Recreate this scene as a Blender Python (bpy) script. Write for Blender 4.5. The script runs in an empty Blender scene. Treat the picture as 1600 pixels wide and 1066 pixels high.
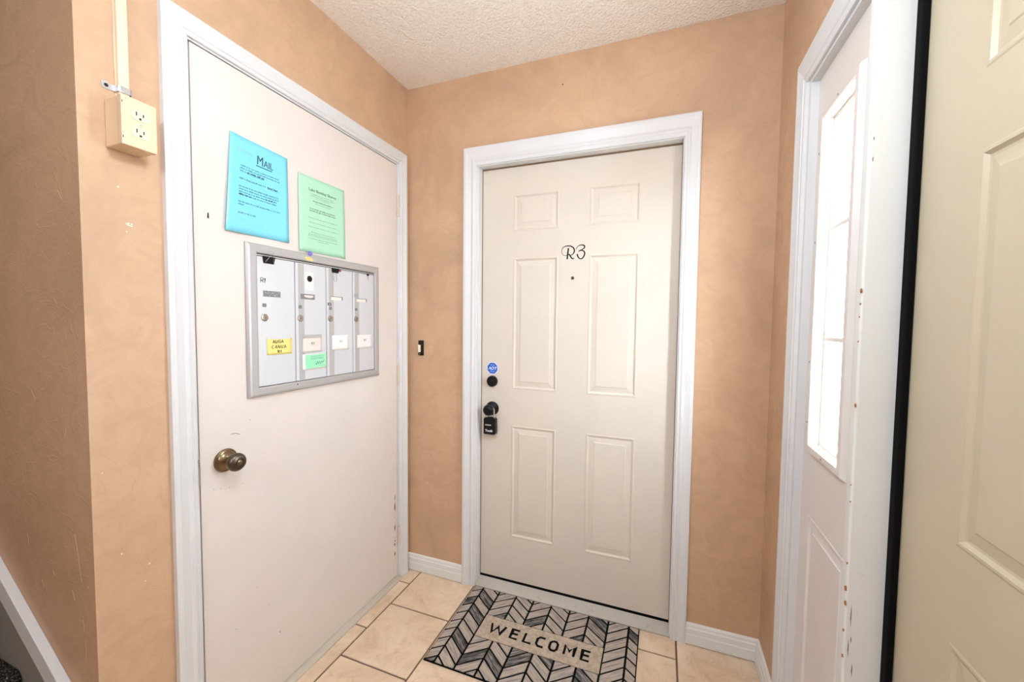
import bpy, bmesh, math, random
from mathutils import Vector, Matrix
random.seed(7)
scene = bpy.context.scene
COL = scene.collection

# ------------------------------------------------------------------ camera
CAM = Vector((1.2136, -1.7217, 1.2919)); YAW, PITCH, ROLL, FPX = 0.3597, -0.0470, 0.0107, 624.15
fwd = Vector((-math.sin(YAW) * math.cos(PITCH), math.cos(YAW) * math.cos(PITCH), math.sin(PITCH)))
rgt = Vector((math.cos(YAW), math.sin(YAW), 0)); upv = rgt.cross(fwd)
r2 = rgt * math.cos(ROLL) + upv * math.sin(ROLL); u2 = upv * math.cos(ROLL) - rgt * math.sin(ROLL)
cam = bpy.data.cameras.new('camera'); cam.sensor_width = 36.0; cam.lens = FPX / 1600 * 36; cam.clip_start = 0.02
camo = bpy.data.objects.new('camera', cam); COL.objects.link(camo)
camo.matrix_world = Matrix(((r2.x, u2.x, -fwd.x, CAM.x), (r2.y, u2.y, -fwd.y, CAM.y), (r2.z, u2.z, -fwd.z, CAM.z), (0, 0, 0, 1)))
scene.camera = camo

# ------------------------------------------------------------------ world, exposure
SKY = 28.0            # overcast daylight outside the sidelight
ADDED_LAMP = 49.0           # added out-of-view globe lighting the vestibule, a guessed fixture
ADDED_LAMP2 = 72.0           # added globe behind the camera, a guessed fixture for fill light
world = bpy.data.worlds.new('overcast'); scene.world = world; world.use_nodes = True
bg = world.node_tree.nodes['Background']; bg.inputs[0].default_value = (.90, 1.0, 1.08, 1); bg.inputs[1].default_value = SKY
vs = scene.view_settings
vs.view_transform = 'Standard'; vs.look = 'None'; vs.gamma = 1.0; vs.exposure = 0.27; vs.use_curve_mapping = False

# ------------------------------------------------------------------ materials
def srgb(r, g, b):
    f = lambda c: (c / 255 / 12.92) if c <= 10 else ((c / 255 + 0.055) / 1.055) ** 2.4
    return (f(r), f(g), f(b), 1)
class NT:
    def __init__(s, name):
        s.m = bpy.data.materials.new(name); s.m.use_nodes = True
        s.t = s.m.node_tree; s.b = s.t.nodes['Principled BSDF']; s.tc = None
    def n(s, typ, **kw):
        nd = s.t.nodes.new(typ)
        for k, v in kw.items():
            if k.startswith('i_'):
                key = k[2:]; key = int(key) if key.isdigit() else key.replace('_', ' ')
                nd.inputs[key].default_value = v
            else: setattr(nd, k, v)
        return nd
    def l(s, a, b): s.t.links.new(a, b)
    def coord(s, scale=(1, 1, 1), space='Object'):
        tc = s.n('ShaderNodeTexCoord'); mp = s.n('ShaderNodeMapping'); mp.inputs['Scale'].default_value = scale
        s.l(tc.outputs[space], mp.inputs[0]); return mp.outputs[0]
    def world(s, scale=(1, 1, 1)):
        g = s.n('ShaderNodeNewGeometry'); mp = s.n('ShaderNodeMapping'); mp.inputs['Scale'].default_value = scale
        s.l(g.outputs['Position'], mp.inputs[0]); return mp.outputs[0]
    def noise(s, vec, scale, detail=3, rough=.55, dist=0.0):
        nd = s.n('ShaderNodeTexNoise'); nd.inputs['Scale'].default_value = scale; nd.inputs['Detail'].default_value = detail
        nd.inputs['Roughness'].default_value = rough; nd.inputs['Distortion'].default_value = dist
        s.l(vec, nd.inputs['Vector']); return nd.outputs['Fac']
    def ramp(s, fac, stops):
        nd = s.n('ShaderNodeValToRGB'); e = nd.color_ramp.elements
        while len(e) < len(stops): e.new(.5)
        for i, (p, c) in enumerate(stops): e[i].position = p; e[i].color = c if len(c) == 4 else (*c, 1)
        s.l(fac, nd.inputs[0]); return nd.outputs[0]
    def mix(s, fac, a, b, mode='MIX'):
        nd = s.n('ShaderNodeMix', data_type='RGBA', blend_type=mode)
        for v, i in ((fac, 0), (a, 6), (b, 7)):
            if hasattr(v, 'is_linked'): s.l(v, nd.inputs[i])
            else: nd.inputs[i].default_value = v
        return nd.outputs[2]
    def math(s, op, a, b):
        nd = s.n('ShaderNodeMath', operation=op)
        for v, i in ((a, 0), (b, 1)):
            if hasattr(v, 'is_linked'): s.l(v, nd.inputs[i])
            else: nd.inputs[i].default_value = v
        return nd.outputs[0]
    def bump(s, h, dist, strength=1.0, normal=None):
        nd = s.n('ShaderNodeBump'); nd.inputs['Distance'].default_value = dist; nd.inputs['Strength'].default_value = strength
        s.l(h, nd.inputs['Height'])
        if normal is not None: s.l(normal, nd.inputs['Normal'])
        return nd.outputs[0]
    def done(s, color=None, rough=.5, metal=0.0, normal=None, spec=.5):
        if color is not None:
            if hasattr(color, 'is_linked'): s.l(color, s.b.inputs['Base Color'])
            else: s.b.inputs['Base Color'].default_value = color if len(color) == 4 else (*color, 1)
        if hasattr(rough, 'is_linked'): s.l(rough, s.b.inputs['Roughness'])
        else: s.b.inputs['Roughness'].default_value = rough
        s.b.inputs['Metallic'].default_value = metal; s.b.inputs['Specular IOR Level'].default_value = spec
        if normal is not None: s.l(normal, s.b.inputs['Normal'])
        return s.m
def sc(c, k): return (min(1, c[0] * k), min(1, c[1] * k), min(1, c[2] * k), 1)

def mat_plaster(name, base, streak=False):
    t = NT(name); v = t.world()
    if streak: v = t.world((1.0, 1.0, .35))
    big = t.noise(v, 3.2, 4, .6, .8); mid = t.noise(v, 11, 5, .62, 1.6); fine = t.noise(t.world(), 70, 3, .6)
    c = t.ramp(big, [(.3, sc(base, .84)), (.5, base), (.72, (base[0] * 1.05, base[1] * 1.07, base[2] * 1.1, 1))])
    c = t.mix(t.ramp(mid, [(.42, (0, 0, 0)), (.62, (.55, .55, .55))]), c, (base[0] * .9, base[1] * .9, base[2] * .9, 1))
    vw = t.world((1, 1, 1)); ridge = t.noise(vw, 5.5, 2, .5, 2.5)
    rl = t.ramp(ridge, [(.485, (0, 0, 0)), (.5, (1, 1, 1)), (.52, (0, 0, 0))])
    h = t.math('ADD', t.math('MULTIPLY', mid, .55), t.math('MULTIPLY', fine, .16))
    h = t.math('ADD', h, t.math('MULTIPLY', rl, .09))
    return t.done(c, t.ramp(mid, [(.3, (.42, .42, .42)), (.7, (.62, .62, .62))]), normal=t.bump(h, .0042, .7), spec=.35)
def mat_paint(name, base, rough=.4, bump=.0006, dirt=0.0, scale=60, spec=.3):
    t = NT(name); v = t.coord()
    n1 = t.noise(v, scale, 3); n2 = t.noise(v, 4, 4, .6, .6)
    c = t.mix(t.ramp(n2, [(.35, (0, 0, 0)), (.75, (1, 1, 1))]), base, sc(base, .955))
    if dirt:
        d = t.noise(v, 17, 6, .7, 1.0); c = t.mix(t.ramp(d, [(.62, (0, 0, 0)), (.78, (dirt, dirt, dirt))]), c, srgb(120, 108, 92))
    return t.done(c, rough, normal=t.bump(n1, bump, .5), spec=spec)
def mat_plain(name, c, rough=.5, metal=0.0, spec=.5):
    t = NT(name); v = t.coord(); n1 = t.noise(v, 40, 3)
    return t.done(t.mix(n1, c, sc(c, .93)), rough, metal, spec=spec)
def mat_metal(name, c, rough, brush=(1, 1, 1), amt=.12):
    t = NT(name); v = t.coord(brush); n1 = t.noise(v, 30, 4)
    return t.done(t.mix(n1, sc(c, 1 - amt), c), t.ramp(n1, [(.2, (rough * .8,) * 3), (.8, (rough * 1.2,) * 3)]), 1.0)

WALL = srgb(202, 166, 134)
M = {}
M['wall'] = mat_plaster('tan_trowelled_plaster', WALL)
M['trim'] = mat_paint('white_trim_paint', srgb(222, 221, 221), .4, .0005, .10)
M['trim_worn'] = mat_paint('worn_white_trim_paint', srgb(232, 231, 226), .36, .0008, .35)
M['base_worn'] = mat_paint('scuffed_baseboard_paint', srgb(230, 228, 224), .4, .0008, .45)
M['door_cream'] = mat_paint('cream_door_paint', srgb(227, 216, 208), .55, .0004, 0, 60, .18)
M['door_six'] = mat_paint('warm_white_door_paint', srgb(217, 206, 193), .6, .0004, 0, 60, .12)
M['door_tan'] = mat_paint('beige_entry_door_paint', srgb(201, 187, 160), .34, .0004, .06)
M['sidelight'] = mat_paint('sidelight_paint', srgb(228, 220, 214), .34, .0003)
M['dark'] = mat_plain('dark_gap', srgb(24, 22, 20), .8)
M['brown_seal'] = mat_plain('brown_weatherstrip', srgb(120, 98, 70), .8)
M['rubber'] = mat_plain('black_rubber', srgb(9, 9, 9), .8, 0, .12)
M['ivory'] = mat_plain('ivory_plastic', srgb(229, 202, 167), .4)
M['ivory_pale'] = mat_plain('pale_ivory_plastic', srgb(233, 211, 183), .45)
M['slot'] = mat_plain('slot_dark', srgb(60, 40, 18), .7)
M['zinc'] = mat_metal('zinc_steel', (.75, .77, .80, 1), .3)
M['brass'] = mat_metal('antique_brass', (.30, .22, .13, 1), .3, amt=.45)
M['brass_dark'] = mat_metal('antique_brass_dark', (.16, .13, .10, 1), .33, amt=.4)
M['black'] = mat_plain('black_hardware', srgb(10, 10, 11), .38, 0, .3)
M['black_matte'] = mat_plain('black_ink', srgb(10, 10, 12), .6, 0, .2)
M['nickel'] = mat_metal('worn_nickel', (.50, .45, .40, 1), .34, amt=.3)
M['wire'] = mat_metal('clip_wire', (.45, .46, .48, 1), .3)
M['scuff_dim'] = mat_plain('rubbed_plaster', srgb(206, 184, 160), .8)
M['alu'] = mat_metal('brushed_aluminium', (.82, .83, .845, 1), .42, (40, .6, 1), .10)
def mat_satin(name, c, rough):
    t = NT(name); v = t.coord((60, .5, 1)); n1 = t.noise(v, 6, 4, .6)
    return t.done(t.mix(n1, sc(c, .9), c), rough, .35, spec=.5)
M['mb_frame'] = mat_satin('mailbox_frame_aluminium', srgb(190, 188, 187), .4)
M['mb_door'] = mat_satin('mailbox_door_aluminium', srgb(226, 228, 232), .42)
M['mb_band'] = mat_satin('mailbox_lock_band', srgb(196, 194, 194), .42)
M['grey_plate'] = mat_plain('speckled_grey_plate', srgb(128, 128, 130), .5)
M['grey_ink'] = mat_plain('grey_ink', srgb(110, 110, 114), .6)
M['pencil'] = mat_plain('faint_ink', srgb(150, 150, 156), .6)
M['blue'] = mat_plain('blue_paper_sleeve', srgb(132, 218, 240), .25)
M['blue_ink'] = mat_plain('ink_on_blue', srgb(52, 78, 96), .6)
M['green'] = mat_plain('green_paper', srgb(178, 226, 194), .7)
M['green_ink'] = mat_plain('ink_on_green', srgb(112, 150, 124), .7)
M['green_ink_dark'] = mat_plain('heading_ink_on_green', srgb(76, 108, 88), .7)
M['mint'] = mat_plain('mint_paper', srgb(160, 236, 190), .7)
M['yellow'] = mat_plain('yellow_paper', srgb(244, 228, 140), .7)
M['paper'] = mat_plain('white_card', srgb(246, 240, 236), .7)
M['paper_pink'] = mat_plain('off_white_card', srgb(234, 224, 216), .7)
M['purple'] = mat_plain('violet_sticker', srgb(126, 120, 214), .5)
M['orange'] = mat_plain('amber_sticker', srgb(250, 208, 130), .5)
M['red'] = mat_plain('red_plastic', srgb(170, 60, 70), .4)
M['alarm_blue'] = mat_plain('alarm_sticker_blue', srgb(40, 98, 200), .4)
M['white_ink'] = mat_plain('white_ink', srgb(240, 242, 246), .5)
M['bell_cream'] = mat_plain('bell_button_cream', srgb(250, 238, 214), .4)  # cream colour of the bell push
M['stair_grey'] = mat_paint('grey_skirt_paint', srgb(150, 146, 140), .45, .0008, .1)
M['sill'] = mat_paint('worn_sill_metal', srgb(186, 180, 168), .42, .0008, .5)
M['strip'] = mat_paint('door_sill_strip', srgb(200, 190, 174), .42, .0006, .3)
M['scuff'] = mat_plain('bare_plaster', srgb(246, 232, 208), .8)
M['chip'] = mat_plain('dark_chip', srgb(66, 50, 40), .8)
M['rust'] = mat_plain('rust_spot', srgb(176, 110, 52), .8)
M['grout'] = mat_plain('grout', srgb(118, 94, 78), .9)

def mat_tile():
    t = NT('travertine_look_tile'); oi = t.n('ShaderNodeObjectInfo'); v = t.world()
    add = t.n('ShaderNodeVectorMath', operation='ADD'); t.l(v, add.inputs[0])
    mul = t.n('ShaderNodeVectorMath', operation='SCALE'); mul.inputs[0].default_value = (7.3, 4.1, 2.2); t.l(oi.outputs['Random'], mul.inputs['Scale'])
    t.l(mul.outputs[0], add.inputs[1]); v = add.outputs[0]
    a = t.noise(v, 7, 6, .65, .8); b = t.noise(v, 34, 5, .7, 1.2); cc = t.noise(v, 90, 3)
    c = t.ramp(a, [(.3, srgb(206, 177, 146)), (.5, srgb(224, 199, 170)), (.7, srgb(232, 210, 185))])
    c = t.mix(t.ramp(b, [(.55, (0, 0, 0)), (.75, (.6, .6, .6))]), c, srgb(190, 156, 122))
    return t.done(c, .42, normal=t.bump(cc, .0006, .5))
M['tile'] = mat_tile()
def mat_ceiling():
    t = NT('popcorn_ceiling'); v = t.world()
    vo = t.n('ShaderNodeTexVoronoi'); vo.inputs['Scale'].default_value = 95; t.l(v, vo.inputs['Vector'])
    n1 = t.noise(v, 120, 3, .6, .5); n2 = t.noise(v, 45, 3, .6)
    h = t.math('ADD', t.math('MULTIPLY', t.math('SUBTRACT', 1.0, vo.outputs['Distance']), .5), t.math('MULTIPLY', n1, .8))
    h = t.math('ADD', h, t.math('MULTIPLY', n2, .4))
    c = t.mix(t.ramp(n1, [(.35, (0, 0, 0)), (.7, (1, 1, 1))]), srgb(244, 233, 220), srgb(253, 246, 238))
    return t.done(c, .9, normal=t.bump(h, .008, .8), spec=.1)
M['ceiling'] = mat_ceiling()
def mat_carpet():
    t = NT('dark_speckled_carpet'); v = t.world()
    n1 = t.noise(v, 260, 4, .8); n2 = t.noise(v, 150, 3, .7)
    c = t.ramp(n1, [(.42, srgb(24, 22, 20)), (.56, srgb(58, 54, 48)), (.66, srgb(170, 164, 150))])
    return t.done(c, .95, normal=t.bump(n2, .006, 1.0), spec=.1)
M['carpet'] = mat_carpet()
def mat_plank():
    t = NT('weathered_plank_print'); oi = t.n('ShaderNodeObjectInfo'); tc = t.n('ShaderNodeTexCoord')
    mp = t.n('ShaderNodeMapping'); mp.inputs['Scale'].default_value = (14, 160, 1); t.l(tc.outputs['UV'], mp.inputs[0])
    sh = t.n('ShaderNodeVectorMath', operation='SCALE'); sh.inputs[0].default_value = (37, 91, 13); t.l(oi.outputs['Random'], sh.inputs['Scale'])
    ad = t.n('ShaderNodeVectorMath', operation='ADD'); t.l(mp.outputs[0], ad.inputs[0]); t.l(sh.outputs[0], ad.inputs[1])
    g = t.noise(ad.outputs[0], 1.0, 4, .65, .4)
    light = t.ramp(g, [(.3, srgb(118, 110, 108)), (.46, srgb(164, 152, 144)), (.6, srgb(186, 170, 152)), (.72, srgb(140, 130, 128))])
    dark = t.ramp(g, [(.36, srgb(44, 42, 42)), (.5, srgb(96, 92, 90)), (.6, srgb(150, 142, 136)), (.72, srgb(84, 80, 80))])
    sel = t.ramp(oi.outputs['Random'], [(.74, (0, 0, 0)), (.80, (1, 1, 1))])
    n2 = t.noise(t.coord(), 900, 2)
    return t.done(t.mix(sel, light, dark), .85, normal=t.bump(n2, .0008, .6), spec=.15)
M['plank'] = mat_plank()
def mat_band():
    t = NT('tan_mat_band'); v = t.coord(); n = t.noise(v, 60, 5, .7, .6)
    return t.done(t.ramp(n, [(.3, srgb(150, 135, 119)), (.55, srgb(184, 166, 147)), (.75, srgb(194, 176, 157))]), .85, spec=.15)
M['band'] = mat_band()
def mat_glass():
    t = NT('window_glass'); nt = t.t
    tr = t.n('ShaderNodeBsdfTransparent'); gl = t.n('ShaderNodeBsdfGlossy'); gl.inputs['Roughness'].default_value = .02
    mx = t.n('ShaderNodeMixShader'); mx.inputs[0].default_value = .04
    t.l(tr.outputs[0], mx.inputs[1]); t.l(gl.outputs[0], mx.inputs[2])
    t.l(mx.outputs[0], nt.nodes['Material Output'].inputs[0]); nt.nodes.remove(t.b); return t.m
M['glass'] = mat_glass()
def mat_emit(name, c, s):
    t = NT(name); t.b.inputs['Base Color'].default_value = (.8, .8, .8, 1); t.b.inputs['Emission Color'].default_value = c; t.b.inputs['Emission Strength'].default_value = s
    return t.m
M['lamp'] = mat_emit('added_globe', (.86, 1.0, 1.16, 1), ADDED_LAMP); M['lamp2'] = mat_emit('added_hall_globe', (.86, 1.0, 1.16, 1), ADDED_LAMP2)
M['concrete'] = mat_paint('porch_concrete', srgb(200, 196, 188), .8, .002, .1, 30)

# ------------------------------------------------------------------ mesh helpers
class MB:
    def __init__(s): s.v = []; s.f = []; s.uv = None
    def add(s, vs, fs):
        o = len(s.v); s.v += [tuple(p) for p in vs]; s.f += [tuple(i + o for i in f) for f in fs]; return s
    def box(s, x0, x1, y0, y1, z0, z1):
        x0, x1 = min(x0, x1), max(x0, x1); y0, y1 = min(y0, y1), max(y0, y1); z0, z1 = min(z0, z1), max(z0, z1)
        return s.add([(x0, y0, z0), (x1, y0, z0), (x1, y1, z0), (x0, y1, z0), (x0, y0, z1), (x1, y0, z1), (x1, y1, z1), (x0, y1, z1)],
                     [(0, 3, 2, 1), (4, 5, 6, 7), (0, 1, 5, 4), (1, 2, 6, 5), (2, 3, 7, 6), (3, 0, 4, 7)])
    def prism(s, poly, z0, z1):
        n = len(poly)
        return s.add([(x, y, z0) for x, y in poly] + [(x, y, z1) for x, y in poly],
                     [tuple(range(n - 1, -1, -1)), tuple(range(n, 2 * n))] + [(i, (i + 1) % n, n + (i + 1) % n, n + i) for i in range(n)])
    def lathe(s, prof, n=32, c=(0, 0, 0)):
        vs = []; fs = []
        for r, h in prof:
            for i in range(n):
                a = 2 * math.pi * i / n; vs.append((c[0] + r * math.cos(a), c[1] + r * math.sin(a), c[2] + h))
        for k in range(len(prof) - 1):
            for i in range(n):
                j = (i + 1) % n; fs.append((k * n + i, k * n + j, (k + 1) * n + j, (k + 1) * n + i))
        fs.append(tuple(range(n - 1, -1, -1))); m = (len(prof) - 1) * n; fs.append(tuple(range(m, m + n)))
        return s.add(vs, fs)
    def tube(s, pts, r, n=8):
        P = [Vector(p) for p in pts]; vs = []; fs = []
        for k, p in enumerate(P):
            d = (P[min(k + 1, len(P) - 1)] - P[max(k - 1, 0)]).normalized()
            a = d.cross(Vector((0, 0, 1)))
            if a.length < 1e-3: a = d.cross(Vector((0, 1, 0)))
            a.normalize(); b = d.cross(a)
            for i in range(n):
                t = 2 * math.pi * i / n; vs.append(p + a * (r * math.cos(t)) + b * (r * math.sin(t)))
        for k in range(len(P) - 1):
            for i in range(n):
                j = (i + 1) % n; fs.append((k * n + i, k * n + j, (k + 1) * n + j, (k + 1) * n + i))
        fs.append(tuple(range(n - 1, -1, -1))); m = (len(P) - 1) * n; fs.append(tuple(range(m, m + n)))
        return s.add(vs, fs)
    def stroke(s, pts, w, z0, z1):
        """flat ribbon along 2-d points; w a number or a list"""
        n = len(pts); W = w if isinstance(w, (list, tuple)) else [w] * n; L = []; R_ = []
        for i, p in enumerate(pts):
            a = Vector(pts[max(i - 1, 0)]); b = Vector(pts[min(i + 1, n - 1)]); d = (b - a)
            d = d.normalized() if d.length > 1e-9 else Vector((1, 0)); nn = Vector((-d.y, d.x)) * (W[i] / 2)
            if 0 < i < n - 1:
                d1 = (Vector(p) - a).normalized(); d2 = (b - Vector(p)).normalized(); c = max(.45, d1.dot(d)); nn = nn / c
            L.append((p[0] + nn.x, p[1] + nn.y)); R_.append((p[0] - nn.x, p[1] - nn.y))
        for i in range(n - 1):
            s.prism([R_[i], R_[i + 1], L[i + 1], L[i]], z0, z1)
        return s
    def mesh(s, name, recalc=True):
        me = bpy.data.meshes.new(name); me.from_pydata(s.v, [], s.f)
        if recalc:
            bm = bmesh.new(); bm.from_mesh(me); bmesh.ops.recalc_face_normals(bm, faces=bm.faces); bm.to_mesh(me); bm.free()
        me.update(); return me
    def build(s, name, mat, parent=None, smooth=False, bevel=0.0, seg=2, label=None, kind=None, recalc=True):
        me = s.mesh(name, recalc); me.materials.append(M[mat])
        o = bpy.data.objects.new(name, me); COL.objects.link(o)
        if parent: o.parent = parent
        if smooth:
            for p in me.polygons: p.use_smooth = True
            md = o.modifiers.new('split', 'EDGE_SPLIT'); md.split_angle = math.radians(35)
        if bevel:
            md = o.modifiers.new('bevel', 'BEVEL'); md.width = bevel; md.segments = seg; md.limit_method = 'ANGLE'; md.angle_limit = math.radians(40)
        if label: o['label'] = label
        if kind: o['kind'] = kind
        return o
def tag(o, label=None, cat=None, group=None, kind=None):
    if label: o['label'] = label
    if cat: o['category'] = cat
    if group: o['group'] = group
    if kind: o['kind'] = kind
    return o
W, H = 1.5916, 2.438
# frames: local x along the wall to the viewer's right, local y up, local z out of the wall
ROT = {'L': Matrix(((0, 0, 1), (1, 0, 0), (0, 1, 0))), 'B': Matrix(((1, 0, 0), (0, 0, -1), (0, 1, 0))),
       'R': Matrix(((0, 0, -1), (-1, 0, 0), (0, 1, 0))), 'W': Matrix.Identity(3)}
def place(o, frame, loc): o.matrix_world = Matrix.Translation(Vector(loc)) @ ROT[frame].to_4x4(); return o
def thing(name, frame, loc, label, cat, group=None, kind=None):
    o = bpy.data.objects.new(name, None); o.empty_display_size = .05; COL.objects.link(o); place(o, frame, loc)
    return tag(o, label, cat, group, kind)
def text_verts(body, size, bold=0.0, spacing=1.0, align='LEFT'):
    cu = bpy.data.curves.new('t', 'FONT'); cu.body = body; cu.size = size; cu.offset = bold; cu.space_character = spacing; cu.align_x = align; cu.resolution_u = 3
    o = bpy.data.objects.new('t', cu); COL.objects.link(o); dg = bpy.context.evaluated_depsgraph_get(); me = bpy.data.meshes.new_from_object(o.evaluated_get(dg))
    vs = [tuple(v.co) for v in me.vertices]; fs = [tuple(p.vertices) for p in me.polygons]
    bpy.data.objects.remove(o); bpy.data.curves.remove(cu); bpy.data.meshes.remove(me); return vs, fs
def add_text(mb, body, size, x, y, z, bold=0.0, spacing=1.0, align='LEFT', sx=1.0, shear=0.0):
    vs, fs = text_verts(body, size, bold, spacing, align)
    mb.add([(x + sx * (p[0] + shear * p[1]), y + p[1], z) for p in vs], fs)
def greek(mb, x0, x1, y, xh, z, rng, wt=.55):
    """a line of print too small to read: word-like rows of letter-sized marks"""
    x = x0
    while x < x1:
        for k in range(rng.randint(2, 8)):
            lw = xh * rng.uniform(.55, .85)
            if x + lw > x1: break
            h = xh * (1.45 if rng.random() < .25 else 1); d = -xh * .4 if rng.random() < .1 else 0
            mb.add([(x, y + d, z), (x + lw * wt, y + d, z), (x + lw * wt, y + h, z), (x, y + h, z)], [(0, 1, 2, 3)])
            x += lw * 1.12
        x += xh * .75
ST = {  # stroke alphabet, unit cell 0..1
 'A': [[(0, 0), (.4, 1), (.8, 0)], [(.15, .35), (.65, .35)]], 'U': [[(0, 1), (0, .25), (.2, 0), (.5, 0), (.7, .25), (.7, 1)]],
 'G': [[(.7, .85), (.45, 1), (.15, .9), (0, .5), (.15, .1), (.45, 0), (.7, .15), (.7, .45), (.4, .45)]],
 'C': [[(.68, 1), (.2, 1), (0, .78), (0, .22), (.2, 0), (.68, 0)]], 'N': [[(0, 0), (0, 1), (.7, 0), (.7, 1)]],
 'R': [[(0, 0), (0, 1), (.5, 1), (.65, .78), (.5, .52), (0, .5)], [(.3, .5), (.7, 0)]], '1': [[(.1, .75), (.3, 1), (.3, 0)]],
 '2': [[(0, .8), (.2, 1), (.5, .95), (.6, .7), (0, 0), (.65, 0)]], '3': [[(0, .95), (.35, 1), (.6, .8), (.3, .52), (.62, .3), (.4, .02), (0, .08)]],
 '4': [[(.5, 0), (.5, 1), (0, .35), (.7, .35)]], 'W': [[(0, 1), (.22, 0), (.5, .8), (.78, 0), (1, 1)]],
 'E': [[(.66, 1), (0, 1), (0, 0), (.66, 0)], [(0, .52), (.6, .52)]], 'L': [[(0, 1), (0, 0), (.62, 0)]],
 'O': [[(.2, 1), (.55, 1), (.75, .78), (.75, .22), (.55, 0), (.2, 0), (0, .22), (0, .78), (.2, 1)]],
 'M': [[(0, 0), (0, 1), (.43, .42), (.86, 1), (.86, 0)]], 'P': [[(0, 0), (0, 1), (.5, 1), (.65, .75), (.5, .5), (0, .5)]],
 'T': [[(0, 1), (.7, 1)], [(.35, 1), (.35, 0)]], 'D': [[(0, 0), (0, 1), (.45, 1), (.7, .75), (.7, .25), (.45, 0), (0, 0)]],
 '/': [[(0, 0), (.4, 1)]], '8': [[(.3, .5), (.05, .75), (.3, 1), (.55, .75), (.3, .5), (0, .25), (.3, 0), (.6, .25), (.3, .5)]],
 '0': [[(.3, 1), (.05, .7), (.05, .3), (.3, 0), (.55, .3), (.55, .7), (.3, 1)]]}
def write(mb, s, x, y, h, w, z0, z1, adv=.95, jit=0.0, rng=None, wid=1.0):
    for ch in s:
        if ch != ' ':
            j = (lambda: rng.uniform(-jit, jit) * h) if rng else (lambda: 0)
            for pl in ST[ch]: mb.stroke([(x + px * h * wid + j(), y + py * h + j()) for px, py in pl], w, z0, z1)
        x += h * adv * wid

# ------------------------------------------------------------------ the setting: walls, floor, ceiling
def struct(name, mb, mat, label, frame=None, **kw):
    o = mb.build(name, mat, **kw); return tag(o, label, None, kind='structure')
YC = -1.22                    # outside corner of the left wall, where the stairs begin
YR = -3.3                     # rear wall of the hall
DL0, DL1, DT = -1.012, -.070, 2.062     # rough opening of the mail door (y, y, top)
XB0, XB1, BT = .366, 1.300, 2.040       # rough opening of door R3
RA0, RA1, RT = -.315, -1.668, 2.030     # rough opening of the entry unit
wl = MB().box(-.12, 0, YC, DL0, 0, H).box(-.12, 0, DL1, .12, 0, H).box(-.12, 0, DL0, DL1, DT, H)
struct('wall_left', wl, 'wall', 'tan plaster wall holding the flat door with the mailboxes')
wb = MB().box(0, XB0, 0, .12, 0, H).box(XB1, W + .14, 0, .12, 0, H).box(XB0, XB1, 0, .12, BT, H)
struct('wall_back', wb, 'wall', 'tan plaster wall around the six panel door')
wr = MB().box(W, W + .14, 0, RA0, 0, H).box(W, W + .14, RA1, YR, 0, H).box(W, W + .14, RA0, RA1, RT, H)
struct('wall_right', wr, 'wall', 'tan plaster wall around the entry door and sidelight')
ws = MB().box(-3.6, -.12, YC, YC + .12, 0, 4.9)
ws.box(-.12, 0, YC, YC + .12, H + .1, 4.9)
struct('wall_stair', ws, 'wall', 'shaded brown plaster wall beside the staircase at far left')
struct('wall_rear', MB().box(-3.6, W + .14, YR - .12, YR, 0, 4.9), 'wall', 'plaster wall closing the hall behind the viewer')
struct('wall_far', MB().box(-3.72, -3.6, YR - .12, YC + .12, 0, 4.9), 'wall', 'plaster wall at the head of the staircase')
struct('wall_upper', MB().box(0, .12, YR, YC, H + .1, 4.9), 'wall', 'plaster wall above the hall ceiling beside the stairwell')
struct('ceiling', MB().box(-.0, W + .14, YR, .12, H, H + .1), 'ceiling', 'cream popcorn textured ceiling')
struct('ceiling_stairwell', MB().box(-3.72, .12, YR - .12, YC + .12, 4.9, 5.0), 'ceiling', 'high ceiling over the stairwell')
# floor slab with single tiles, running bond of 12 inch tiles
TX = [-3.6, .0815, .3835, .6880, .9925, 1.2985, W]
fl = struct('floor', MB().box(-3.6, W + .14, YR, .12, -.06, -.004), 'grout', 'beige stone look tile floor with brown grout')
JG = .0036
def tile(x0, x1, y0, y1):
    mb = MB().box(x0 + JG, x1 - JG, y0 + JG, y1 - JG, -.008, 0); mb.build('tile', 'tile', fl, bevel=.0012, seg=1)
cols = [(0.0 - .02, .0815, 0)] + [(TX[i], TX[i + 1], i) for i in range(1, 6)]
for x0, x1, i in cols:
    off = -.1075 if i % 2 == 0 else -.2545
    y1 = .0 if not (i in (1, 2, 3, 4)) else .0
    ys = [y1]; y = off
    while y > YR: ys.append(y); y -= .3045
    ys.append(YR)
    for a, b in zip(ys[:-1], ys[1:]): tile(x0, x1, b, a)
# hall floor to the left of the stairs' foot
x = -.02
while x > -1.0:
    y = -2.26
    while y > YR: tile(max(x - .3045, -1.2), x, max(y - .3045, YR), y); y -= .3045
    x -= .3045

# baseboards: flat board with a stepped top
def baseboard(name, frame, loc, length, label, m0=0, m1=0, h=.086, mat='base_worn'):
    prof = [(0, .004), (.0145, .004), (.0145, .042), (.0125, .046), (.0125, .066), (.0095, .071), (.0085, .080), (.004, h), (0, h)]
    mb = MB(); n = len(prof)
    mb.add([(m0 * p, z, p) for p, z in prof] + [(length - m1 * p, z, p) for p, z in prof],
           [tuple(range(n)), tuple(range(2 * n - 1, n - 1, -1))] + [(i, n + i, n + (i + 1) % n, (i + 1) % n) for i in range(n)])
    o = mb.build(name, mat); place(o, frame, loc); return tag(o, label, kind='structure')
baseboard('baseboard_back', 'B', (0, 0, 0), .3205, 'short scuffed white baseboard between the two inner doors')
baseboard('baseboard_corner', 'B', (1.3345, 0, 0), W - 1.3345, 'short scuffed white baseboard right of the six panel door', 0, 1)
baseboard('baseboard_right', 'R', (W, 0, 0), .2535, 'scuffed white baseboard piece leading to the entry sidelight', 1, 0)

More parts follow.
